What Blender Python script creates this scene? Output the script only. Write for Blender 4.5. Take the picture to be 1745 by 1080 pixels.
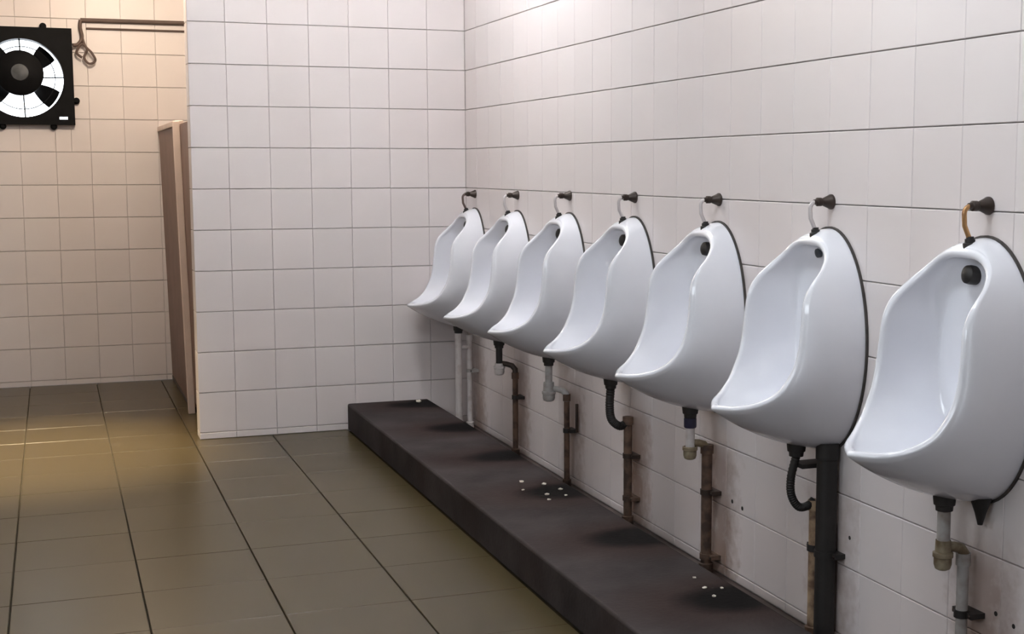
import bpy, bmesh, math, random
from mathutils import Vector, Matrix
random.seed(7)
for o in list(bpy.data.objects):
    bpy.data.objects.remove(o, do_unlink=True)
scene = bpy.context.scene
COL = scene.collection
PI = math.pi

# ------------------------------------------------------------------ camera
F_PX, CX, CY, CAM_H = 2350.0, 1000.0, 560.0, 1.33
PITCH, YAW = math.radians(6.6023), math.radians(21.1454)
cam_d = bpy.data.cameras.new('camera')
cam_d.sensor_fit = 'HORIZONTAL'; cam_d.sensor_width = 36.0
cam_d.lens = F_PX / 1745.0 * 36.0
cam_d.shift_x = -(CX - 872.5) / 1745.0
cam_d.shift_y = (CY - 540.0) / 1745.0
cam_d.clip_start = 0.05
cam = bpy.data.objects.new('camera', cam_d); COL.objects.link(cam)
cam.location = (0, 0, CAM_H)
cam.rotation_euler = (PI / 2 - PITCH, 0, -YAW)
scene.camera = cam

# ------------------------------------------------------------------ world, daylight, exposure
W_STR = 3.8
world = bpy.data.worlds.new('world'); scene.world = world
world.use_nodes = True
bg = world.node_tree.nodes['Background']
bg.inputs['Color'].default_value = (0.86, 0.93, 1.0, 1)
bg.inputs['Strength'].default_value = W_STR

X_RIGHT, Y_BACK, Y_FAR, X_LEFT, Y_FRONT, Z_CEIL = 2.015, 6.95, 9.06, -2.2, -1.5, 3.0
# open, unseen windows in the left wall, sized for daylight fill: (y0, y1, z0, z1)
FILL_WINDOWS = [(-1.2, 1.0, 1.75, 2.8), (2.2, 3.4, 1.9, 2.8)]
for (y0, y1, z0, z1) in FILL_WINDOWS:                      # portals guide the daylight through the openings
    ld = bpy.data.lights.new('window_portal', 'AREA')
    ld.shape = 'RECTANGLE'; ld.size = y1 - y0; ld.size_y = z1 - z0
    ld.cycles.is_portal = True
    lo = bpy.data.objects.new('window_portal', ld); COL.objects.link(lo)
    lo.location = (X_LEFT - 0.12, (y0 + y1) / 2, (z0 + z1) / 2)
    lo.rotation_euler = (PI / 2, 0, -PI / 2)

TUBE_W, FILL_TUBE_W, BULB_W, DOWN_FILL_W = 108.0, 90.0, 84.0, 560.0
vs = scene.view_settings
vs.view_transform = 'Standard'; vs.look = 'None'; vs.gamma = 1.0
vs.use_curve_mapping = False
vs.exposure = 1.14

# ------------------------------------------------------------------ materials
def new_mat(name):
    m = bpy.data.materials.new(name); m.use_nodes = True
    nt = m.node_tree
    return m, nt, nt.nodes['Principled BSDF']

def N(nt, typ, **kw):
    n = nt.nodes.new(typ)
    for k, v in kw.items():
        setattr(n, k, v)
    return n

def simple(name, col, rough=0.5, metal=0.0, var=0.12, scale=18.0, bump=0.0, coat=0.0, spec=0.5):
    """base colour with noise mottling"""
    m, nt, b = new_mat(name)
    tc = N(nt, 'ShaderNodeTexCoord')
    nz = N(nt, 'ShaderNodeTexNoise'); nz.inputs['Scale'].default_value = scale; nz.inputs['Detail'].default_value = 4
    nt.links.new(tc.outputs['Object'], nz.inputs['Vector'])
    cr = N(nt, 'ShaderNodeValToRGB')
    cr.color_ramp.elements[0].position = 0.3; cr.color_ramp.elements[1].position = 0.7
    cr.color_ramp.elements[0].color = tuple(c * (1 - var) for c in col) + (1,)
    cr.color_ramp.elements[1].color = tuple(min(1, c * (1 + var)) for c in col) + (1,)
    nt.links.new(nz.outputs['Fac'], cr.inputs['Fac'])
    nt.links.new(cr.outputs['Color'], b.inputs['Base Color'])
    b.inputs['Roughness'].default_value = rough
    b.inputs['Metallic'].default_value = metal
    b.inputs['Coat Weight'].default_value = coat
    b.inputs['Specular IOR Level'].default_value = spec
    if bump:
        bp = N(nt, 'ShaderNodeBump'); bp.inputs['Strength'].default_value = bump; bp.inputs['Distance'].default_value = 0.01
        nt.links.new(nz.outputs['Fac'], bp.inputs['Height']); nt.links.new(bp.outputs['Normal'], b.inputs['Normal'])
    return m

def rusty(name, base, rust, rough=0.6, metal=0.3, scale=22.0, lo=0.4, hi=0.6):
    m, nt, b = new_mat(name)
    tc = N(nt, 'ShaderNodeTexCoord')
    nz = N(nt, 'ShaderNodeTexNoise'); nz.inputs['Scale'].default_value = scale; nz.inputs['Detail'].default_value = 6
    nt.links.new(tc.outputs['Object'], nz.inputs['Vector'])
    cr = N(nt, 'ShaderNodeValToRGB')
    cr.color_ramp.elements[0].position = lo; cr.color_ramp.elements[1].position = hi
    cr.color_ramp.elements[0].color = base + (1,); cr.color_ramp.elements[1].color = rust + (1,)
    nt.links.new(nz.outputs['Fac'], cr.inputs['Fac']); nt.links.new(cr.outputs['Color'], b.inputs['Base Color'])
    b.inputs['Roughness'].default_value = rough; b.inputs['Metallic'].default_value = metal
    return m

URINAL_Y = [6.78 - 0.69 * i for i in range(7)]          # from the tiled end wall towards the camera
URINAL_DZ = [-0.024, -0.018, -0.008, -0.002, 0.004, 0.012, 0.018]

def math_node(nt, op, a, b=None, clamp=False):
    n = N(nt, 'ShaderNodeMath', operation=op, use_clamp=clamp)
    for i, v in enumerate((a, b)):
        if v is None: continue
        if isinstance(v, (int, float)): n.inputs[i].default_value = v
        else: nt.links.new(v, n.inputs[i])
    return n.outputs[0]

def tile_material(name, col, rough, rust=False, spec=0.5):
    m, nt, b = new_mat(name)
    oi = N(nt, 'ShaderNodeObjectInfo')
    geo = N(nt, 'ShaderNodeNewGeometry')
    n1 = N(nt, 'ShaderNodeTexNoise'); n1.inputs['Scale'].default_value = 1.6; n1.inputs['Detail'].default_value = 3
    nt.links.new(geo.outputs['Position'], n1.inputs['Vector'])
    n2 = N(nt, 'ShaderNodeTexNoise'); n2.inputs['Scale'].default_value = 30; n2.inputs['Detail'].default_value = 4
    nt.links.new(geo.outputs['Position'], n2.inputs['Vector'])
    # per tile brightness
    mr = N(nt, 'ShaderNodeMapRange'); mr.inputs['To Min'].default_value = 0.975; mr.inputs['To Max'].default_value = 1.015
    nt.links.new(oi.outputs['Random'], mr.inputs['Value'])
    mix = N(nt, 'ShaderNodeMix', data_type='RGBA')
    mix.inputs['A'].default_value = tuple(col) + (1,)
    mix.inputs['B'].default_value = (col[0] * 0.98, col[1] * 0.93, col[2] * 0.92, 1)
    nt.links.new(n1.outputs['Fac'], mix.inputs['Factor'])
    vm = N(nt, 'ShaderNodeVectorMath', operation='SCALE')
    nt.links.new(mix.outputs['Result'], vm.inputs[0]); nt.links.new(mr.outputs['Result'], vm.inputs['Scale'])
    out = vm.outputs[0]
    if rust:
        # rust and lime streaks that run down the wall behind each waste pipe
        sp = N(nt, 'ShaderNodeSeparateXYZ'); nt.links.new(geo.outputs['Position'], sp.inputs[0])
        yy = math_node(nt, 'SUBTRACT', sp.outputs['Y'], URINAL_Y[6] - 0.345 - 0.69 * 4 - 0.03)
        md = math_node(nt, 'MODULO', yy, 0.69)
        dd = math_node(nt, 'ABSOLUTE', math_node(nt, 'SUBTRACT', md, 0.345))
        warp = math_node(nt, 'MULTIPLY', math_node(nt, 'SUBTRACT', n2.outputs['Fac'], 0.5), 0.16)
        dd = math_node(nt, 'ADD', dd, warp)
        a = N(nt, 'ShaderNodeMapRange', clamp=True); a.inputs['From Min'].default_value = 0.03; a.inputs['From Max'].default_value = 0.15
        a.inputs['To Min'].default_value = 1; a.inputs['To Max'].default_value = 0
        nt.links.new(dd, a.inputs['Value'])
        h = N(nt, 'ShaderNodeMapRange', clamp=True); h.inputs['From Min'].default_value = 0.38; h.inputs['From Max'].default_value = 0.52
        h.inputs['To Min'].default_value = 1; h.inputs['To Max'].default_value = 0
        nt.links.new(sp.outputs['Z'], h.inputs['Value'])
        fac = math_node(nt, 'MULTIPLY', a.outputs[0], h.outputs[0])
        fac = math_node(nt, 'MULTIPLY', fac, math_node(nt, 'MULTIPLY', n1.outputs['Fac'], 1.35))
        mx = N(nt, 'ShaderNodeMix', data_type='RGBA'); mx.inputs['B'].default_value = (0.23, 0.13, 0.08, 1)
        nt.links.new(fac, mx.inputs['Factor']); nt.links.new(out, mx.inputs['A'])
        out = mx.outputs['Result']
    nt.links.new(out, b.inputs['Base Color'])
    b.inputs['Roughness'].default_value = rough
    b.inputs['Specular IOR Level'].default_value = spec
    return m

M = {}
M['tile'] = tile_material('glazed_wall_tile', (0.735, 0.685, 0.680), 0.42)
M['tile_r'] = tile_material('glazed_wall_tile_behind_urinals', (0.735, 0.685, 0.680), 0.42, rust=True)
M['grout'] = simple('wall_grout', (0.52, 0.49, 0.48), 0.9, scale=40)
M['floor_tile'] = tile_material('floor_tile', (0.060, 0.046, 0.020), 0.28, spec=0.26)
M['floor_grout'] = simple('floor_grout', (0.045, 0.036, 0.022), 0.9, scale=30)
M['plaster'] = simple('ceiling_plaster', (0.80, 0.78, 0.74), 0.9, scale=6, var=0.05)
M['porcelain'] = simple('porcelain', (0.79, 0.79, 0.84), 0.13, var=0.02, scale=7, coat=0.4)
M['black_rubber'] = simple('black_rubber', (0.018, 0.015, 0.014), 0.55)
M['seal'] = simple('dark_seal', (0.05, 0.042, 0.038), 0.7, scale=30, var=0.4)
M['brown_metal'] = simple('oxidised_metal', (0.045, 0.030, 0.024), 0.45, metal=0.4, var=0.35)
M['brass'] = rusty('brass_pipe', (0.62, 0.36, 0.16), (0.30, 0.15, 0.07), 0.35, 0.7)
M['chrome_pale'] = simple('pale_pipe', (0.56, 0.51, 0.51), 0.5, var=0.05)
M['rust_pipe'] = rusty('rusty_pipe', (0.13, 0.075, 0.05), (0.05, 0.028, 0.02), 0.75, 0.1)
M['tan_pipe'] = rusty('tan_stained_pipe', (0.42, 0.29, 0.18), (0.14, 0.08, 0.05), 0.6, 0.0)
M['grey_pipe'] = rusty('grey_plastic_pipe', (0.40, 0.38, 0.37), (0.22, 0.18, 0.15), 0.45, 0.0, lo=0.45, hi=0.75)
M['white_pipe'] = rusty('white_plastic_pipe', (0.62, 0.57, 0.56), (0.40, 0.34, 0.32), 0.4, 0.0, lo=0.5, hi=0.8)
M['olive_brass'] = rusty('limescaled_fitting', (0.34, 0.29, 0.20), (0.17, 0.12, 0.07), 0.5, 0.2)
M['blue_cap'] = simple('dark_blue_plastic', (0.03, 0.028, 0.06), 0.4)
M['fan_black'] = simple('fan_black_enamel', (0.004, 0.004, 0.005), 0.7, var=0.3, spec=0.15)
M['fan_grey'] = simple('fan_dusty_grey', (0.07, 0.075, 0.085), 0.6, var=0.4)  # mottled grey, lighter than the black enamel
M['cable'] = simple('brown_cable', (0.10, 0.065, 0.055), 0.6)
M['panel'] = simple('partition_brown', (0.22, 0.128, 0.098), 0.55, scale=5, var=0.15)
M['post'] = simple('partition_cream', (0.82, 0.66, 0.58), 0.5, scale=8, var=0.06)
M['paper'] = simple('paper', (0.62, 0.56, 0.48), 0.9, scale=50, var=0.2)
M['dado'] = simple('dado_paint', (0.30, 0.28, 0.26), 0.6, scale=4)  # unseen walls kept dark to cut bounced light
M['window_paint'] = simple('window_paint', (0.62, 0.60, 0.56), 0.5)

def platform_material():
    m, nt, b = new_mat('stained_dark_concrete')
    geo = N(nt, 'ShaderNodeNewGeometry')
    sp = N(nt, 'ShaderNodeSeparateXYZ'); nt.links.new(geo.outputs['Position'], sp.inputs[0])
    nz = N(nt, 'ShaderNodeTexNoise'); nz.inputs['Scale'].default_value = 5; nz.inputs['Detail'].default_value = 6
    nt.links.new(geo.outputs['Position'], nz.inputs['Vector'])
    nf = N(nt, 'ShaderNodeTexNoise'); nf.inputs['Scale'].default_value = 60; nf.inputs['Detail'].default_value = 3
    nt.links.new(geo.outputs['Position'], nf.inputs['Vector'])
    cr = N(nt, 'ShaderNodeValToRGB')
    cr.color_ramp.elements[0].position = 0.3; cr.color_ramp.elements[1].position = 0.72
    cr.color_ramp.elements[0].color = (0.024, 0.019, 0.019, 1); cr.color_ramp.elements[1].color = (0.055, 0.045, 0.045, 1)
    nt.links.new(nz.outputs['Fac'], cr.inputs['Fac'])
    # drip stains with the urinal's shade painted in, under every lip
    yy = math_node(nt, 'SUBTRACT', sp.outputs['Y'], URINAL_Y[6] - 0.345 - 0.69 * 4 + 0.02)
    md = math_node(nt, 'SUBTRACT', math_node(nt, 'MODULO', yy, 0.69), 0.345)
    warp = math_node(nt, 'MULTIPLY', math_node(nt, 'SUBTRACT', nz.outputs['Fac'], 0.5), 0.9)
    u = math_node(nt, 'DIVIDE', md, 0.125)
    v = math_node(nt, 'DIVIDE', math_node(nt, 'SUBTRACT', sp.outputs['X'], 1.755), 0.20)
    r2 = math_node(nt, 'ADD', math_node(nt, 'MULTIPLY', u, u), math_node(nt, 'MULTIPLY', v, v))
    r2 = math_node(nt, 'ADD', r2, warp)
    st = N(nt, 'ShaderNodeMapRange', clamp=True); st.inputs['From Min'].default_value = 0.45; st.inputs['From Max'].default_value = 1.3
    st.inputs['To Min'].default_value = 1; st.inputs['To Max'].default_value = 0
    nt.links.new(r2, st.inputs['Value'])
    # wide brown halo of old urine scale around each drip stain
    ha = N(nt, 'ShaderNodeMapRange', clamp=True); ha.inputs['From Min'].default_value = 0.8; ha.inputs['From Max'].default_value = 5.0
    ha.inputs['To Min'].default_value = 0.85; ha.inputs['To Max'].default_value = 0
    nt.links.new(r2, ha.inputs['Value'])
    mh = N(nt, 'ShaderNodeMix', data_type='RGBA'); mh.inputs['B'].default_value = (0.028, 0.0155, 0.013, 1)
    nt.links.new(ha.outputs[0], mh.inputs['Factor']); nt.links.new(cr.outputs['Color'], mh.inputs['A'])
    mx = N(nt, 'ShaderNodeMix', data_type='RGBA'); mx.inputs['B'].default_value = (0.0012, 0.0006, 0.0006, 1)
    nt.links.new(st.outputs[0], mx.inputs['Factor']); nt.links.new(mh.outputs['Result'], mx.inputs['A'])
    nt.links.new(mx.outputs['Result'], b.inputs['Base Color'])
    b.inputs['Roughness'].default_value = 0.7
    b.inputs['Specular IOR Level'].default_value = 0.10
    bp = N(nt, 'ShaderNodeBump'); bp.inputs['Strength'].default_value = 0.25; bp.inputs['Distance'].default_value = 0.004
    nt.links.new(nf.outputs['Fac'], bp.inputs['Height']); nt.links.new(bp.outputs['Normal'], b.inputs['Normal'])
    return m
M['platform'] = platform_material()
M['gutter'] = simple('wet_gutter_concrete', (0.055, 0.036, 0.032), 0.4, scale=9, var=0.4)

# ------------------------------------------------------------------ mesh helpers
class MB:
    """collects verts and faces; build() links them as one mesh object"""
    def __init__(self): self.v = []; self.f = []
    def add(self, vs, fs):
        o = len(self.v); self.v += [tuple(p) for p in vs]; self.f += [tuple(i + o for i in f) for f in fs]; return self
    def box(self, x0, x1, y0, y1, z0, z1):
        return self.add([(x0,y0,z0),(x1,y0,z0),(x1,y1,z0),(x0,y1,z0),(x0,y0,z1),(x1,y0,z1),(x1,y1,z1),(x0,y1,z1)],
                        [(0,3,2,1),(4,5,6,7),(0,1,5,4),(1,2,6,5),(2,3,7,6),(3,0,4,7)])
    def rings(self, rings, cap=True, closed=True):
        n = len(rings[0]); vs = [p for r in rings for p in r]; fs = []
        for k in range(len(rings) - 1):
            for i in range(n if closed else n - 1):
                j = (i + 1) % n
                fs.append((k*n+i, k*n+j, (k+1)*n+j, (k+1)*n+i))
        if cap:
            fs.append(tuple(range(n))[::-1]); fs.append(tuple((len(rings)-1)*n + i for i in range(n)))
        return self.add(vs, fs)
    def tube(self, pts, radii, seg=16):
        """swept circle along a polyline"""
        pts = [Vector(p) for p in pts]
        if not isinstance(radii, (list, tuple)): radii = [radii] * len(pts)
        rings = []; ref = None
        for i, p in enumerate(pts):
            a = pts[max(i-1, 0)]; b = pts[min(i+1, len(pts)-1)]
            t = (b - a).normalized()
            if ref is None:
                ref = Vector((0,0,1)) if abs(t.z) < 0.9 else Vector((1,0,0))
            u = (ref - t * ref.dot(t)).normalized(); w = t.cross(u); ref = u
            rings.append([p + (u * math.cos(2*PI*k/seg) + w * math.sin(2*PI*k/seg)) * radii[i] for k in range(seg)])
        return self.rings(rings)
    def lathe(self, base, axis, prof, seg=24):
        """prof: list of (distance along axis, radius)"""
        axis = Vector(axis).normalized(); base = Vector(base)
        ref = Vector((0,0,1)) if abs(axis.z) < 0.9 else Vector((1,0,0))
        u = (ref - axis * ref.dot(axis)).normalized(); w = axis.cross(u)
        rings = [[base + axis * h + (u * math.cos(2*PI*k/seg) + w * math.sin(2*PI*k/seg)) * max(r, 1e-4) for k in range(seg)] for h, r in prof]
        return self.rings(rings)
    def mesh(self, name, mat, smooth=True):
        me = bpy.data.meshes.new(name); me.from_pydata(self.v, [], self.f); me.update()
        bm = bmesh.new(); bm.from_mesh(me); bmesh.ops.recalc_face_normals(bm, faces=bm.faces); bm.to_mesh(me); bm.free()
        me.materials.append(mat)
        if smooth:
            me.polygons.foreach_set('use_smooth', [True] * len(me.polygons))
            me.set_sharp_from_angle(angle=math.radians(38))
        return me
    def build(self, name, mat, parent=None, smooth=True):
        return link(name, self.mesh(name, mat, smooth), parent)

def link(name, data, parent=None, loc=None):
    o = bpy.data.objects.new(name, data); COL.objects.link(o)
    if parent is not None: o.parent = parent
    if loc is not None: o.location = loc
    return o

def tag(o, label, cat, group=None):
    o['label'] = label; o['category'] = cat
    if group: o['group'] = group
    return o

def thing(name, label, cat, loc=(0,0,0), group=None):
    return tag(link(name, None, None, loc), label, cat, group)

def structure(o, label=None):
    o['kind'] = 'structure'
    if label: o['label'] = label
    return o

def bevel(o, w=0.004, seg=2):
    bm = bmesh.new(); bm.from_mesh(o.data)
    bmesh.ops.bevel(bm, geom=[e for e in bm.edges if len(e.link_faces) == 2 and e.calc_face_angle(0) > 0.5], offset=w, segments=seg, affect='EDGES', profile=0.5)
    bm.to_mesh(o.data); bm.free()
    return o

def arc(c, r, a0, a1, n, plane='xz'):
    pts = []
    for i in range(n + 1):
        a = a0 + (a1 - a0) * i / n
        if plane == 'xz': pts.append((c[0] + r*math.cos(a), c[1], c[2] + r*math.sin(a)))
        else: pts.append((c[0], c[1] + r*math.cos(a), c[2] + r*math.sin(a)))
    return pts

def catmull(pts, n):
    P = [Vector(p) for p in pts]; out = []
    for i in range(len(P) - 1):
        p0 = P[max(i-1,0)]; p1 = P[i]; p2 = P[i+1]; p3 = P[min(i+2, len(P)-1)]
        for k in range(n):
            t = k / n
            out.append(0.5*((2*p1) + (p2-p0)*t + (2*p0-5*p1+4*p2-p3)*t*t + (3*p1-p0-3*p2+p3)*t**3))
    out.append(P[-1]); return out

def resample(pts, n):
    L = [0.0]
    for a, b in zip(pts, pts[1:]): L.append(L[-1] + (b - a).length)
    out = []; j = 0
    for i in range(n):
        s = L[-1] * i / (n - 1)
        while j < len(L) - 2 and L[j+1] < s: j += 1
        t = (s - L[j]) / max(L[j+1] - L[j], 1e-9)
        out.append(pts[j].lerp(pts[j+1], min(max(t, 0), 1)))
    return out

# ------------------------------------------------------------------ tiles
TT = 0.010                                              # tile thickness
_tiles = {}
def tile_verts(axis, w, h, gap_w, gap_h, ch=0.0016):
    """a chamfered tile centred on the origin, its face towards -x, -y or +z"""
    a, b = w/2 - gap_w, h/2 - gap_h
    pts = [(-a,-b,0),(a,-b,0),(a,b,0),(-a,b,0),
           (-a,-b,TT-ch),(a,-b,TT-ch),(a,b,TT-ch),(-a,b,TT-ch),
           (-a+ch,-b+ch,TT),(a-ch,-b+ch,TT),(a-ch,b-ch,TT),(-a+ch,b-ch,TT)]
    fs = [(8,9,10,11)]
    for i in range(4):
        j = (i+1) % 4
        fs += [(i,j,4+j,4+i), (4+i,4+j,8+j,8+i)]
    if axis == '-x': pts = [(-n, u, v) for u, v, n in pts]
    elif axis == '-y': pts = [(u, -n, v) for u, v, n in pts]
    elif axis == '+x': pts = [(n, u, v) for u, v, n in pts]
    else: pts = [(u, v, n) for u, v, n in pts]
    return pts, fs
def tile_mesh(axis, w, h, mat, gw, gh):
    key = (axis, round(w, 4), round(h, 4), mat.name)
    if key not in _tiles:
        _tiles[key] = MB().add(*tile_verts(axis, w, h, gw, gh)).mesh('tile', mat, smooth=False)
    return _tiles[key]
def lay_tile(parent, axis, c, w, h, mat, gw=0.0006, gh=0.0015):
    o = link('tile', tile_mesh(axis, w, h, mat, gw, gh), parent)
    j = random.uniform(-0.0006, 0.0004)
    o.location = (c[0] + (-j if axis == '-x' else 0), c[1] + (-j if axis == '-y' else 0), c[2] + (j if axis == '+z' else 0))
    return o
def spans(lo, hi, first, step):
    """tile edges between lo and hi that fall on first + k * step, cut pieces at both ends"""
    e = [lo]; k = math.ceil((lo - first) / step + 0.02)
    while first + k*step < hi - 0.012:
        if first + k*step > lo + 0.012: e.append(first + k*step)
        k += 1
    e.append(hi); return list(zip(e, e[1:]))
ROW0 = 0.033                                            # a horizontal joint of the wall tiles

# ------------------------------------------------------------------ floor
floor = structure(MB().box(X_LEFT, 2.6, Y_FRONT, Y_FAR, -0.12, -TT).build('floor', M['floor_grout'], smooth=False), 'brown square floor tiles with dark joints')
FP = 0.386
for (x0, x1) in spans(X_LEFT, 1.372, 0.218, FP):
    for (y0, y1) in spans(Y_FRONT, Y_FAR, 5.62, FP):
        lay_tile(floor, '+z', ((x0+x1)/2, (y0+y1)/2, -TT), x1-x0, y1-y0, M['floor_tile'], 0.0024, 0.0005)

# ------------------------------------------------------------------ ceiling and walls
structure(MB().box(X_LEFT-0.2, 2.6, Y_FRONT-0.2, Y_FAR+0.2, Z_CEIL, Z_CEIL+0.12).build('ceiling', M['plaster'], smooth=False))

# right wall (urinals)
wall_right = structure(MB().box(X_RIGHT+TT, X_RIGHT+0.2, Y_FRONT, Y_FAR, -0.12, Z_CEIL).build('wall_right', M['grout'], smooth=False), 'white square wall tiles behind the urinals')
rest = MB()
for (y0, y1) in spans(Y_FRONT, Y_BACK, Y_BACK, 0.2):
    for (z0, z1) in spans(0.0, Z_CEIL, ROW0, 0.2):
        c = (X_RIGHT + TT, (y0+y1)/2, (z0+z1)/2)
        if y0 > 1.9 and z0 > 0.02 and z1 < 2.45:
            lay_tile(wall_right, '-x', c, y1-y0, z1-z0, M['tile_r'])
        else:
            vs_, fs_ = tile_verts('-x', y1-y0, z1-z0, 0.001, 0.002)
            rest.add([(p[0]+c[0], p[1]+c[1], p[2]+c[2]) for p in vs_], fs_)
tf = rest.build('tile_field', M['tile_r'], wall_right, smooth=False); tf['kind'] = 'stuff'

# tiled end wall
X_END = 0.638
wall_back = structure(MB().box(X_END+TT, X_RIGHT+TT, Y_BACK+TT, Y_BACK+0.13, -0.12, Z_CEIL).build('wall_back', M['grout'], smooth=False), 'white tiled end wall beside the last urinal')
for (x0, x1) in spans(X_END, X_RIGHT, X_RIGHT, 0.2):
    for (z0, z1) in spans(0.0, Z_CEIL, ROW0, 0.2):
        lay_tile(wall_back, '-y', ((x0+x1)/2, Y_BACK+TT, (z0+z1)/2), x1-x0, z1-z0, M['tile'])
for (z0, z1) in spans(0.0, Z_CEIL, ROW0, 0.2):
    lay_tile(wall_back, '-x', (X_END+TT, Y_BACK+0.07, (z0+z1)/2), 0.12, z1-z0, M['tile'])

# far wall with the fan opening
FX, FZ, FH = -0.132, 1.884, 0.288
OP = 0.262
mb = MB()
mb.box(X_LEFT, FX-OP, Y_FAR+TT, Y_FAR+0.2, -0.12, Z_CEIL); mb.box(FX+OP, 2.6, Y_FAR+TT, Y_FAR+0.2, -0.12, Z_CEIL)
mb.box(FX-OP, FX+OP, Y_FAR+TT, Y_FAR+0.2, -0.12, FZ-OP); mb.box(FX-OP, FX+OP, Y_FAR+TT, Y_FAR+0.2, FZ+OP, Z_CEIL)
wall_far = structure(mb.build('wall_far', M['grout'], smooth=False), 'white tiled far wall with the fan opening')
def clip_rects(x0, x1, z0, z1):
    a0, a1, b0, b1 = FX-OP, FX+OP, FZ-OP, FZ+OP
    if x1 <= a0 or x0 >= a1 or z1 <= b0 or z0 >= b1: return [(x0, x1, z0, z1)]
    out = []
    if x0 < a0 - 0.01: out.append((x0, a0, z0, z1))
    if x1 > a1 + 0.01: out.append((a1, x1, z0, z1))
    m0, m1 = max(x0, a0), min(x1, a1)
    if z0 < b0 - 0.01: out.append((m0, m1, z0, b0))
    if z1 > b1 + 0.01: out.append((m0, m1, b1, z1))
    return out
for (x0, x1) in spans(X_LEFT, X_RIGHT, 0.04, 0.2):
    for (z0, z1) in spans(0.0, Z_CEIL, ROW0, 0.2):
        if x0 < -1.2 and z0 > 2.4: pass
        for (a, b, c, d) in clip_rects(x0, x1, z0, z1):
            lay_tile(wall_far, '-y', ((a+b)/2, Y_FAR+TT, (c+d)/2), b-a, d-c, M['tile'])

# left wall with unseen fill windows, front wall behind the camera
mb = MB(); ys = [Y_FRONT]
for (y0, y1, z0, z1) in FILL_WINDOWS:
    mb.box(X_LEFT-0.2, X_LEFT, ys[-1], y0, -0.12, Z_CEIL)
    mb.box(X_LEFT-0.2, X_LEFT, y0, y1, -0.12, z0); mb.box(X_LEFT-0.2, X_LEFT, y0, y1, z1, Z_CEIL); ys.append(y1)
mb.box(X_LEFT-0.2, X_LEFT, ys[-1], Y_FAR+0.2, -0.12, Z_CEIL)
structure(mb.build('wall_left', M['dado'], smooth=False))
structure(MB().box(X_LEFT-0.2, X_RIGHT+0.2, Y_FRONT-0.2, Y_FRONT, -0.12, Z_CEIL).build('wall_front', M['dado'], smooth=False))
for i, (y0, y1, z0, z1) in enumerate(FILL_WINDOWS):
    mb = MB(); t = 0.05; x0, x1 = X_LEFT-0.11, X_LEFT-0.05
    mb.box(x0, x1, y0, y0+t, z0, z1); mb.box(x0, x1, y1-t, y1, z0, z1)
    mb.box(x0, x1, y0+t, y1-t, z0, z0+t); mb.box(x0, x1, y0+t, y1-t, z1-t, z1)
    mb.box(x0, x1, (y0+y1)/2-0.02, (y0+y1)/2+0.02, z0+t, z1-t)
    structure(mb.build('window_%d' % (i+1), M['window_paint'], smooth=False))

# raised step in front of the urinals and the gutter behind it
PZ, PX0, PX1 = 0.137, 1.372, 1.795
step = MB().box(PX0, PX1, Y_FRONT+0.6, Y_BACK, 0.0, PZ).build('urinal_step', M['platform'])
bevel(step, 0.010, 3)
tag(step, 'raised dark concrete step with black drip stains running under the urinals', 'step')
gut = MB().box(PX1, X_RIGHT, Y_FRONT+0.6, Y_BACK, -0.02, 0.0).build('floor_gutter', M['gutter'], smooth=False)
structure(gut, 'wet dark gutter between the step and the tiled wall')

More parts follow.
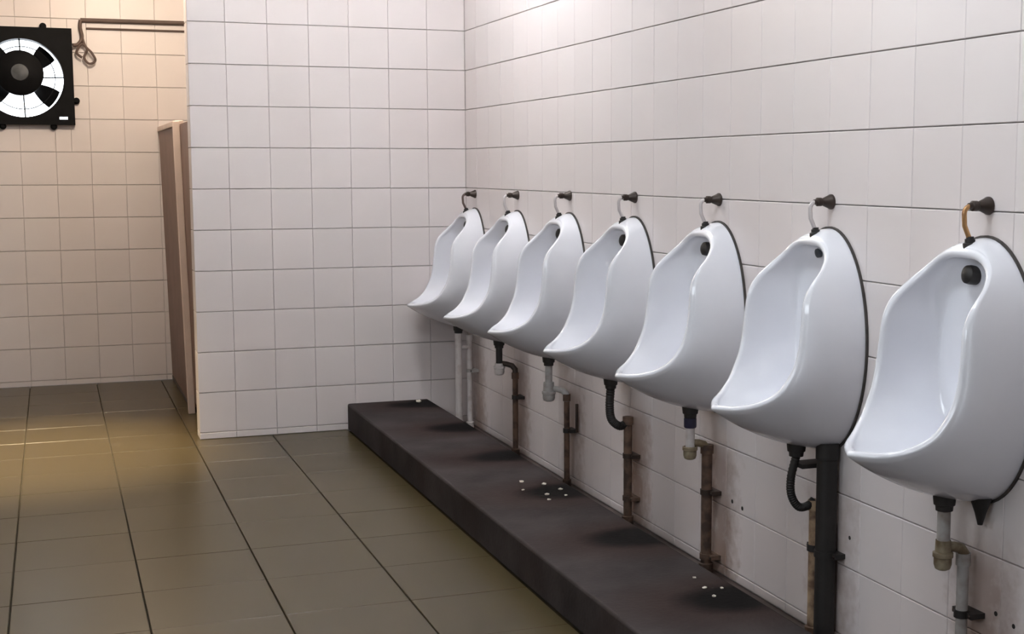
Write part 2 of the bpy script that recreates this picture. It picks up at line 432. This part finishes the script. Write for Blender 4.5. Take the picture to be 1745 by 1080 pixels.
# ------------------------------------------------------------------ urinals
def urinal_bowl_mesh():
    """local frame: x = lateral, y = depth out of the wall, z = height (turned onto the wall by the object)"""
    half = [(1.130, 0, .066), (1.127, .050, .066), (1.112, .090, .069), (1.086, .121, .080), (1.052, .147, .108), (1.012, .161, .146),
            (.970, .166, .166), (.905, .171, .173), (.833, .172, .181), (.776, .167, .197), (.724, .153, .230), (.690, .121, .277), (.673, .072, .328), (.668, 0, .364)]
    n = 45
    c = resample(catmull([(a, r, z) for z, a, r in half], 12), n)
    rim = c + [Vector((-p.x, p.y, p.z)) for p in c[-2:0:-1]]
    ell = [Vector((0.197*math.sin(PI*i/200), 0, 0.84 + (0.315 if i < 100 else 0.305)*math.cos(PI*i/200))) for i in range(201)]
    b = resample(ell, n); back = b + [Vector((-p.x, p.y, p.z)) for p in b[-2:0:-1]]
    e_ = [Vector((0.125*math.sin(PI*i/200), 0.032, 0.855 + (0.225 if i < 100 else 0.225)*math.cos(PI*i/200))) for i in range(201)]
    e = resample(e_, n); inn = e + [Vector((-p.x, p.y, p.z)) for p in e[-2:0:-1]]
    m = len(rim); cen = Vector((0, 0, 0.86))
    # rim inner edge: moved towards the opening in its own surface
    rin = []; fwd = []
    for i in range(m):
        t = (rim[(i+1) % m] - rim[i-1]).normalized()
        inward = (cen - Vector((rim[i].x, 0, rim[i].z)))
        low = min(max((0.76 - rim[i].z) / 0.10, 0), 1)          # along the lip the opening lies behind the rim
        inward = inward.normalized() * (1 - 0.8*low) + Vector((0, -0.9, 0)) * low
        inward = (inward - t * inward.dot(t)).normalized()
        out = t.cross(inward); 
        if out.y < 0 and low < 0.5: out = -out
        if low >= 0.5 and out.z < 0: out = -out
        rin.append(rim[i] + inward * 0.021); fwd.append(out.normalized())
    rings = []
    K = 14
    for k in range(K):                                        # outside, from the wall to the rim
        a = PI/2 * k / K
        ring = []; t_ = k / K
        for i in range(m):
            lo_ = min(max((0.79 - rim[i].z) / 0.11, 0), 1); lo_ = 0.8 * lo_ * lo_ * (3 - 2*lo_)   # the underside runs almost straight to the lip
            f = (1-math.cos(a)) * (1-lo_) + t_**1.6 * lo_
            g = (1-math.cos(a))**0.85 * (1-lo_) + t_**1.6 * lo_
            dp = math.sin(a) * (1-lo_) + t_ * lo_
            ring.append(Vector((back[i].x + (rim[i].x-back[i].x)*f, rim[i].y*dp, back[i].z + (rim[i].z-back[i].z)*g)))
        rings.append(ring)
    for k in range(0, 7):                                     # rolled rim
        a = PI * k / 6
        rings.append([rim[i].lerp(rin[i], (1-math.cos(a))/2) + fwd[i] * 0.009 * math.sin(a) for i in range(m)])
    for k in range(1, K + 1):                                 # inside
        a = PI/2 * k / K; ring = []
        for i in range(m):
            low = min(max((0.86 - rim[i].z) / 0.16, 0), 1); low = low*low*(3-2*low)
            s, q = math.sin(a), 1 - math.cos(a)
            dz_ = q*(1-low) + s*low; dy_ = s*(1-low) + q*low
            ring.append(Vector((rin[i].x + (inn[i].x-rin[i].x)*q, rin[i].y + (inn[i].y-rin[i].y)*dy_, rin[i].z + (inn[i].z-rin[i].z)*dz_)))
        rings.append(ring)
    for s in (0.66, 0.33, 0.05):                              # back of the bowl
        rings.append([Vector((p.x*s, 0.032 - 0.006*(1-s), 0.855 + (p.z-0.855)*s)) for p in inn])
    me = MB().rings(rings, cap=True).mesh('bowl', M['porcelain'])
    me.set_sharp_from_angle(angle=math.radians(80))
    return me, back

BOWL, BACK = urinal_bowl_mesh()

def seam_strip_mesh():  # dark strip along the seam of bowl and wall
    mb = MB(); m = len(BACK); cen = Vector((0, 0, 0.85))
    r0, r1, r2, r3 = [], [], [], []
    for p in BACK:
        o = (p - cen).normalized()
        r0.append(p + o*0.005); r1.append(p + o*0.005 + Vector((0, .007, 0))); r2.append(p - o*0.010 + Vector((0, .007, 0))); r3.append(p - o*0.010)
    mb.rings([r0, r1, r2, r3, r0], cap=False)
    return mb.mesh('seal', M['seal'])
SEAM_STRIP = seam_strip_mesh()
spr = MB().lathe((0, .030, 1.068), (0, 1, 0.12), [(0, .022), (.018, .0225), (.026, .021), (.031, .014), (.033, .006), (.0335, 0.001)]).mesh('spreader', M['black_rubber'])
slot = MB().lathe((0, .034, 1.088), (0, 1, -.2), [(0, .013), (.010, .0125), (.013, .007), (.014, .001)]).mesh('spreader', M['fan_grey'])
spud = MB().lathe((0, .050, 1.128), (0, 0, 1), [(0, .016), (.014, .016), (.016, .012), (.024, .012), (.025, .009), (.030, .009)]).mesh('inlet_nut', M['black_rubber'])
outlet = MB().lathe((0, .098, .520), (0, 0, 1), [(0, .020), (.012, .021), (.014, .025), (.040, .028)]).mesh('outlet_nut', M['black_rubber'])

ORD = ['first', 'second', 'third', 'fourth', 'fifth', 'sixth', 'seventh']
def which(i):
    return ['farthest', 'second', 'third', 'fourth', 'fifth', 'sixth', 'nearest'][i]
U_LABEL = ['white urinal farthest away, beside the tiled end wall',
           'white urinal, second from the tiled end wall',
           'white urinal, third from the tiled end wall',
           'white urinal in the middle, fourth from the tiled end wall',
           'white urinal, fifth from the tiled end wall, with round black spreader',
           'white urinal without a black spreader disc, beside the nearest one',
           'nearest and largest-looking white urinal, cut by the right picture edge']
ROT = PI / 2                                             # local +y (depth) -> world -x
for i, y in enumerate(URINAL_Y):
    t = thing('urinal', U_LABEL[i], 'urinal', (X_RIGHT, y, URINAL_DZ[i]), 'urinals on the right wall')
    t.rotation_euler = (0, 0, ROT)
    link('bowl', BOWL, t); link('seal', SEAM_STRIP, t)
    link('spreader', slot if i == 5 else spr, t)
    link('inlet_nut', spud, t)
    link('outlet_nut', outlet, t)
    if i == 6:      # dark wedge under the bowl against the wall
        MB().lathe((-.045, .030, .490), (0, 0, 1), [(0, .006), (.03, .014), (.066, .027)], 16).build('bracket', M['black_rubber'], t)
    if i == 5:      # collar over the thick black pipe
        MB().lathe((-.060, .034, .5195), (0, 0, 1), [(0, .0325), (.045, .0325)], 20).build('pipe_collar', M['black_rubber'], t)

# ------------------------------------------------------------------ water inlets: wall flange and bent tube down to the urinal
flange = MB().lathe((0, 0.0005, 0), (0, 1, 0), [(0, .021), (.005, .021), (.008, .019), (.030, .010), (.034, .012), (.046, .012), (.048, .008), (.056, .007)]).mesh('wall_flange', M['brown_metal'])
def inlet_tube():
    pts = [(0, .050, 0.0)] + arc((0, .050, -.018), .018, PI/2, 0.02, 8, 'yz') + [(0, .066, -.045), (0, .053, -.072)]
    return MB().tube(pts, .0058, 12)
TUBE_BRASS = inlet_tube().mesh('tube', M['brass'])
TUBE_PALE = inlet_tube().mesh('tube', M['chrome_pale'])
TUBE_BROWN = inlet_tube().mesh('tube', M['cable'])
I_LABEL = ['dark wall flange with thin brown tube above the farthest urinal',
           'dark wall flange with pale tube above the second urinal from the end wall',
           'dark wall flange with pale tube above the third urinal from the end wall',
           'dark wall flange with pale tube above the fourth urinal from the end wall',
           'dark wall flange with pale tube above the fifth urinal from the end wall',
           'dark wall flange with pale tube above the urinal beside the nearest one',
           'dark wall flange with bent brass tube above the nearest urinal']
VALVE_Y = [6.761, 6.097, 5.398, 4.709, 4.035, 3.340, 2.635]
for i, y in enumerate(URINAL_Y):
    dz = URINAL_DZ[i]
    t = thing('flush_inlet', I_LABEL[i], 'water inlet', (X_RIGHT, y, 1.228 + dz), 'water inlets above the urinals')
    t.rotation_euler = (0, 0, ROT)
    link('wall_flange', flange, t)
    link('tube', TUBE_BRASS if i == 6 else TUBE_BROWN if i == 0 else TUBE_PALE, t)

# ------------------------------------------------------------------ waste pipes
D_OUT, D_PIPE = 0.098, 0.036
def clamp(parent, lat, dep, z, r, mat):
    """pipe band with two ears screwed to the wall"""
    mb = MB().lathe((lat, dep, z-.009), (0, 0, 1), [(0, r+.0035), (.018, r+.0035)], 20)
    w = r + .022
    mb.box(lat-w, lat+w, 0.001, dep, z-.0065, z+.0065)
    o = mb.build('clamp', mat, parent)
    for s in (-1, 1):
        MB().lathe((lat+s*(w-.007), dep-.001, z), (0, 1, 0), [(0, .005), (.003, .005), (.0045, .003)], 10).build('screw', M['brown_metal'], o)
def vertical_pipe(parent, lat, dep, z0, z1, r, mat, foot=True):
    prof = [(0, r), (z1-z0, r)]
    if foot: prof = [(0, r+.006), (.03, r+.006), (.032, r), (z1-z0-.03, r), (z1-z0-.029, r+.004), (z1-z0, r+.004)]
    return MB().lathe((lat, dep, z0), (0, 0, 1), prof, 20).build('pipe', mat, parent)
def bottle_trap(parent, z_top, z_bot, body, tail, elbow, r=0.023, lat=0.0):
    MB().lathe((0, D_OUT, z_top-.075), (0, 0, 1), [(0, .0155), (.075, .0155)], 18).build('tail_piece', tail, parent)
    MB().lathe((0, D_OUT, z_bot), (0, 0, 1), [(0, r*.5), (.004, r*.85), (.014, r), (.030, r), (.032, r+.003), (.042, r+.003), (.044, r*.9), (z_top-.07-z_bot, r*.85)], 20).build('trap', body, parent)
    z = z_bot + .055
    MB().tube([(0, D_OUT-.012, z), (lat*.4, D_OUT-.03, z-.002), (lat*.8, D_PIPE+.012, z-.008), (lat, D_PIPE, z-.025), (lat, D_PIPE, z-.05)], [.012, .0125, .013, .0135, .014], 14).build('elbow', elbow, parent)
    return z - .04
def hose(parent, pts, r, mat, name='hose'):
    P = catmull(pts, 14); rr = [r * (1 + 0.13 * (k % 2)) for k in range(len(P))]
    return MB().tube(P, rr, 12).build(name, mat, parent)

D_LABEL = ['pair of pale waste pipes below the farthest urinal, by the end wall corner',
           'dark waste pipe with pale trap below the second urinal from the end wall',
           'dark waste pipe with grey trap below the third urinal from the end wall',
           'rusty waste pipe with black hose below the fourth urinal from the end wall',
           'rusty waste pipe with dark blue cap below the fifth urinal from end wall',
           'thick black waste pipe below the urinal beside the nearest one',
           'grey waste pipe with limescaled trap below the nearest urinal']
ZB = 0.001
for i, y in enumerate(URINAL_Y):
    t = thing('waste_pipe', D_LABEL[i], 'waste pipe', (X_RIGHT, y, 0), 'waste pipes below the urinals')
    t.rotation_euler = (0, 0, ROT)                       # local +x -> world +y (away from the camera)
    zt = 0.519 + URINAL_DZ[i]
    if i == 0:
        vertical_pipe(t, 0, D_OUT, ZB, zt, .018, M['white_pipe'], False)
        vertical_pipe(t, 0, .040, ZB, zt-.01, .014, M['white_pipe'])
        clamp(t, 0, .040, .30, .014, M['grey_pipe'])
        MB().tube([(0, D_OUT, .42), (0, .07, .42), (0, .040, .42)], .011, 12).build('elbow', M['white_pipe'], t)
    elif i == 1:
        z = bottle_trap(t, zt, .375, M['white_pipe'], M['black_rubber'], M['brown_metal'], .024, -.05)
        vertical_pipe(t, -.05, D_PIPE, ZB, z, .013, M['rust_pipe'])
        clamp(t, -.05, D_PIPE, .275, .013, M['black_rubber'])
    elif i == 2:
        z = bottle_trap(t, zt, .36, M['grey_pipe'], M['grey_pipe'], M['grey_pipe'], .026, -.05)
        vertical_pipe(t, -.05, D_PIPE, ZB, z+.02, .012, M['rust_pipe'])
        clamp(t, -.05, D_PIPE, .24, .012, M['black_rubber'])
        vertical_pipe(t, -.105, .012, .24, .36, .006, M['brown_metal'], False)
    elif i == 3:
        hose(t, [(0, D_OUT, zt), (0, D_OUT+.004, .45), (0, D_OUT-.004, .40), (-.01, .066, .375), (-.02, D_PIPE+.006, .385)], .015, M['black_rubber'])
        vertical_pipe(t, -.02, D_PIPE, ZB, .41, .016, M['rust_pipe'])
        clamp(t, -.02, D_PIPE, .262, .016, M['brown_metal']); clamp(t, -.02, D_PIPE, .10, .016, M['rust_pipe'])
    elif i == 4:
        MB().lathe((0, D_OUT, zt-.032), (0, 0, 1), [(0, .019), (.004, .021), (.030, .021), (.032, .018)], 20).build('cap', M['blue_cap'], t)
        z = bottle_trap(t, zt-.03, .385, M['olive_brass'], M['white_pipe'], M['olive_brass'], .022, 0)
        vertical_pipe(t, 0, D_PIPE, ZB, z+.03, .018, M['rust_pipe'])
        clamp(t, 0, D_PIPE, .272, .018, M['brown_metal']); clamp(t, 0, D_PIPE, .055, .018, M['rust_pipe'])
    elif i == 5:
        vertical_pipe(t, -.060, .034, ZB, .530, .029, M['black_rubber'], False)
        vertical_pipe(t, .004, .034, ZB, .40, .015, M['tan_pipe'])
        hose(t, [(0, D_OUT, zt), (.006, D_OUT+.012, .47), (.006, D_OUT+.010, .42), (.004, D_OUT-.012, .385), (.004, .056, .385), (.004, .036, .400)], .011, M['black_rubber'])
        clamp(t, .004, .034, .262, .016, M['black_rubber']); clamp(t, -.060, .034, .262, .029, M['black_rubber'])
        MB().box(-.03, .03, .001, .095, .500, .512).build('bracket', M['black_rubber'], t)
    else:
        z = bottle_trap(t, zt, .395, M['olive_brass'], M['grey_pipe'], M['olive_brass'], .021, 0)
        vertical_pipe(t, 0, D_PIPE+.004, ZB, z+.02, .014, M['grey_pipe'])
        clamp(t, 0, D_PIPE+.004, .283, .015, M['black_rubber'])

# small dark fixing holes left in the wall
for (yy, zz, r) in [(3.905, .262, .007), (3.835, .255, .007), (3.20, .32, .006), (2.565, .300, .006), (2.50, .29, .006)]:
    MB().lathe((X_RIGHT-.0005, yy, zz), (1, 0, 0), [(0, r), (.003, r), (.004, r*.6)], 10).build('wall_plug', M['black_rubber'], wall_right)

# ------------------------------------------------------------------ exhaust fan in the far wall
fan = thing('exhaust_fan', 'black square exhaust fan in the far wall with daylight behind', 'fan', (FX, Y_FAR, FZ))
def fan_frame():
    mb = MB(); n = 64; R = 0.232; S = FH; cz = -0.012
    def sq(a):
        c, s = math.cos(a), math.sin(a); k = S / max(abs(c), abs(s)); return (c*k, s*k)
    rows = []
    for (yy, kind) in ((0.0, 's'), (-0.045, 's'), (-0.045, 'c'), (0.10, 'c'), (0.10, 'i'), (0.0, 's')):
        ring = []
        for i in range(n):
            a = 2*PI*i/n + PI/n*0
            if kind == 's': x, z = sq(a)
            elif kind == 'c': x, z = R*math.cos(a), cz + R*math.sin(a)
            else: x, z = (R+.012)*math.cos(a), cz + (R+.012)*math.sin(a)
            ring.append((x, yy, z))
        rows.append(ring)
    mb.rings(rows, cap=False)
    return mb.mesh('frame', M['fan_black'], smooth=True)
frame_o = link('frame', fan_frame(), fan)
# slot cut through the lower right corner of the frame
cut = bpy.data.objects.new('cutter', MB().box(.200, .247, -.3, .3, -.255, -.238).mesh('cutter', M['fan_black'], False)); COL.objects.link(cut)
cut.parent = fan
md = frame_o.modifiers.new('cut', 'BOOLEAN'); md.object = cut; md.operation = 'DIFFERENCE'; md.solver = 'EXACT'
bpy.context.view_layer.update()
dg = bpy.context.evaluated_depsgraph_get()
new_me = bpy.data.meshes.new_from_object(frame_o.evaluated_get(dg))
frame_o.modifiers.remove(md); frame_o.data = new_me
bpy.data.objects.remove(cut, do_unlink=True)
CZ = -0.012
motor = MB().lathe((-.012, .035, CZ+.03), (0, -1, 0), [(0, .120), (.02, .134), (.07, .134), (.085, .115), (.10, .075), (.112, .05)], 28).build('motor', M['fan_black'], fan)
MB().lathe((-.012, -.076, CZ+.03), (0, -1, 0), [(0, .05), (.008, .048), (.014, .03), (.016, .004)], 24).build('motor_cap', M['fan_grey'], motor)
def blade():
    mb = MB(); rows = []
    for k in range(7):
        r = 0.075 + (0.222-0.075)*k/6; w = math.radians(15 + 3*math.sin(PI*k/6))
        ring = []
        for j in range(7):
            a = -w + 2*w*j/6; ring.append((r*math.cos(a), 0.055 - 0.030*(j-3)/3, r*math.sin(a)))
        rows.append(ring)
    top = [p for r_ in rows for p in r_]; bot = [(x, yy+.003, z) for x, yy, z in top]; n = len(top)
    fs = []
    for k in range(6):
        for j in range(6):
            a = k*7+j; fs += [(a, a+1, a+8, a+7), (n+a, n+a+7, n+a+8, n+a+1)]
    edge = [j for j in range(7)] + [k*7+6 for k in range(1, 7)] + [42+j for j in range(5, -1, -1)] + [k*7 for k in range(5, 0, -1)]
    for a, b in zip(edge, edge[1:]+edge[:1]): fs.append((a, n+a, n+b, b))
    return mb.add(top, fs=fs) if False else mb.add(top + bot, fs)
BL = blade().mesh('blade', M['fan_black'])
for k, a in enumerate((47, 137, 212, 325)):
    b_ = link('blade', BL, fan, (0, 0, CZ)); b_.rotation_euler = (0, -math.radians(a), 0)
for a in (2, 92, 182, 272):                               # guard spokes
    ca, sa = math.cos(math.radians(a)), math.sin(math.radians(a))
    MB().tube([(.05*ca, -.035, CZ+.05*sa), (.14*ca, -.03, CZ+.14*sa), (.236*ca, -.018, CZ+.236*sa)], .0042, 8).build('guard_spoke', M['fan_black'], fan)
ring = [(0.185*math.cos(2*PI*k/48), -.032, CZ+0.185*math.sin(2*PI*k/48)) for k in range(49)]
MB().tube(ring, .003, 8).build('guard_ring', M['fan_black'], fan)
for (x, z) in ((.128, FH+.010), (FH+.012, -.142), (.165, -FH-.010), (-.12, -FH-.010), (-.14, FH+.010), (-FH-.012, .08)):
    MB().lathe((x, -.001, z), (0, -1, 0), [(0, .020), (.02, .020), (.022, .011), (.034, .011)], 14).build('fixing_lug', M['fan_black'], fan)

# cable conduit with a coil of loose wire beside the fan
cb = thing('cable_conduit', 'brown conduit with hanging loose wire on the far wall beside fan', 'conduit', (0.21, Y_FAR, 2.2))
MB().tube([(0.0, -.016, .025), (.4, -.016, .028), (.9, -.016, .03), (1.6, -.016, .032)], .0135, 10).build('conduit', M['cable'], cb)
MB().tube([(0.03, -.010, -.022), (.5, -.010, -.020), (1.6, -.010, -.016)], .006, 8).build('wire', M['cable'], cb)
MB().tube(catmull([(0.0, -.018, .025), (-.004, -.022, -.02), (.004, -.03, -.08), (-.02, -.04, -.12), (-.05, -.05, -.128)], 8), .011, 10).build('cord', M['cable'], cb)
MB().tube(catmull([(.004, -.03, -.07), (.02, -.05, -.13), (.055, -.055, -.17), (.075, -.05, -.215), (.04, -.045, -.235), (.012, -.045, -.20), (.03, -.05, -.15), (.0, -.05, -.12), (-.03, -.05, -.17), (.0, -.05, -.20)], 10), .0075, 8).build('coil', M['cable'], cb)

# ------------------------------------------------------------------ cubicle partition beyond the end wall
TILT = -math.radians(1.2)
pt = thing('cubicle_partition', 'low brown toilet cubicle partition with cream end post beyond the tiled end wall', 'partition', (0.672, 7.72, 0.0))
pt.rotation_euler = (0, TILT, 0)
bevel(MB().box(0.002, 0.032, 0.034, Y_FAR-7.72-0.01, 0.03, 1.56).build('panel', M['panel'], pt, smooth=False), .003, 1)
bevel(MB().box(-0.020, 0.016, 0.0, 0.034, 0.0, 1.585).build('post', M['post'], pt, smooth=False), .004, 2)
bevel(MB().box(-0.006, 0.040, 0.034, Y_FAR-7.72-0.01, 1.56, 1.59).build('top_rail', M['post'], pt, smooth=False), .004, 2)
bevel(MB().box(0.0, 0.034, 0.034, Y_FAR-7.72-0.01, 0.0, 0.03).build('bottom_rail', M['brown_metal'], pt, smooth=False), .003, 1)
dr = MB().box(0.016, 0.046, -0.615, -0.006, 0.06, 1.57).build('door', M['panel'], pt, smooth=False); bevel(dr, .003, 1)

# ------------------------------------------------------------------ litter on the step
def scrap(x, y, s, seed, mat='paper'):
    rnd = random.Random(seed); n = 7
    top = [(s*rnd.uniform(.55, 1)*math.cos(2*PI*k/n), s*rnd.uniform(.5, .9)*math.sin(2*PI*k/n), s*rnd.uniform(.12, .5)) for k in range(n)]
    bot = [(px*.9, py*.9, 0) for px, py, _ in top]
    mb = MB().rings([bot, top], cap=False)
    mb.add([(0, 0, s*.55)] + top, [(0, k+1, (k+1) % n + 1) for k in range(n)])
    mb.add(bot, [tuple(range(n))[::-1]])
    o = mb.build('paper_scrap', M[mat], smooth=False); o.location = (x, y, PZ+.0005); o.rotation_euler = (0, 0, rnd.uniform(0, 6))
    return o
for k, (x, y) in enumerate([(1.640, 4.93), (1.705, 4.86), (1.735, 4.76), (1.66, 4.70), (1.64, 4.62), (1.72, 4.66), (1.60, 4.80)]):
    tag(scrap(x, y, random.uniform(.008, .014), k), 'small pale paper scrap on the step in front of the third urinal drain', 'litter', 'paper scraps scattered on the step')
for k, (x, y) in enumerate([(1.715, 3.56), (1.70, 3.46), (1.745, 3.44), (1.69, 3.38)]):
    tag(scrap(x, y, random.uniform(.007, .011), 40+k), 'tiny pale paper scrap on the step near the fifth and sixth urinals', 'litter', 'tiny paper scraps near the camera end of the step')
tag(scrap(1.725, 6.86, .022, 77), 'crumpled pale scrap at the far end of the step by the end wall', 'litter')

# ------------------------------------------------------------------ lamps above the frame
def tube_lamp(loc, rotz, watts, label, col):
    t = thing('fluorescent_lamp', label, 'lamp', loc); t.rotation_euler = (0, 0, rotz)
    bevel(MB().box(-.62, .62, -.03, .03, .0, .05).build('batten', M['window_paint'], t, smooth=False), .004, 1)
    m, nt, b = new_mat('tube_glow'); b.inputs['Base Color'].default_value = (.9, .9, .9, 1)
    b.inputs['Emission Color'].default_value = col + (1,); b.inputs['Emission Strength'].default_value = watts
    MB().tube([(-.60, 0, -.035), (0, 0, -.035), (.60, 0, -.035)], .014, 14).build('tube', m, t)
    for s in (-1, 1): MB().box(s*.61-.012, s*.61+.012, -.014, .014, -.05, .0).build('socket', M['window_paint'], t)
tube_lamp((1.15, 5.6, 2.949), PI/2, TUBE_W, 'fluorescent tube batten on the ceiling above the far urinals', (.94, .97, 1))
tube_lamp((0.92, 2.75, 2.949), PI/2, FILL_TUBE_W, 'fluorescent tube batten on the ceiling above the near urinals', (.86, .94, 1))  # second tube, added to brighten the near urinals

bl = thing('ceiling_bulb', 'warm light bulb hanging from the ceiling near the far wall', 'lamp', (0.40, 7.50, Z_CEIL-.001))  # unseen bulb, placed to light the far wall and floor
MB().lathe((0, 0, 0), (0, 0, -1), [(0, .05), (.02, .05), (.03, .005), (.36, .005), (.365, .022), (.42, .020)], 20).build('holder', M['window_paint'], bl)
m, nt, b = new_mat('bulb_glow'); b.inputs['Emission Color'].default_value = (1, .83, .64, 1); b.inputs['Emission Strength'].default_value = BULB_W*4
MB().lathe((0, 0, -.422), (0, 0, -1), [(0, .018), (.02, .026), (.045, .042), (.07, .046), (.095, .036), (.108, .016), (.11, .001)], 20).build('bulb', m, bl)

# added downlight to brighten the passage floor before the cubicles
dl = thing('downlight', 'round recessed downlight in the ceiling over the cubicle passage', 'lamp', (-0.22, 6.85, Z_CEIL-.001))
MB().lathe((0, 0, 0), (0, 0, -1), [(0, .085), (.006, .085), (.010, .070), (.011, .066), (.002, .060)], 28).build('trim_ring', M['window_paint'], dl)
sd = bpy.data.lights.new('downlight_beam', 'SPOT'); sd.energy = DOWN_FILL_W; sd.color = (1, .80, .50)
sd.spot_size = math.radians(46); sd.spot_blend = 1.0; sd.shadow_soft_size = 0.06
so = bpy.data.objects.new('downlight_beam', sd); COL.objects.link(so); so.parent = dl; so.location = (0, 0, -.02)
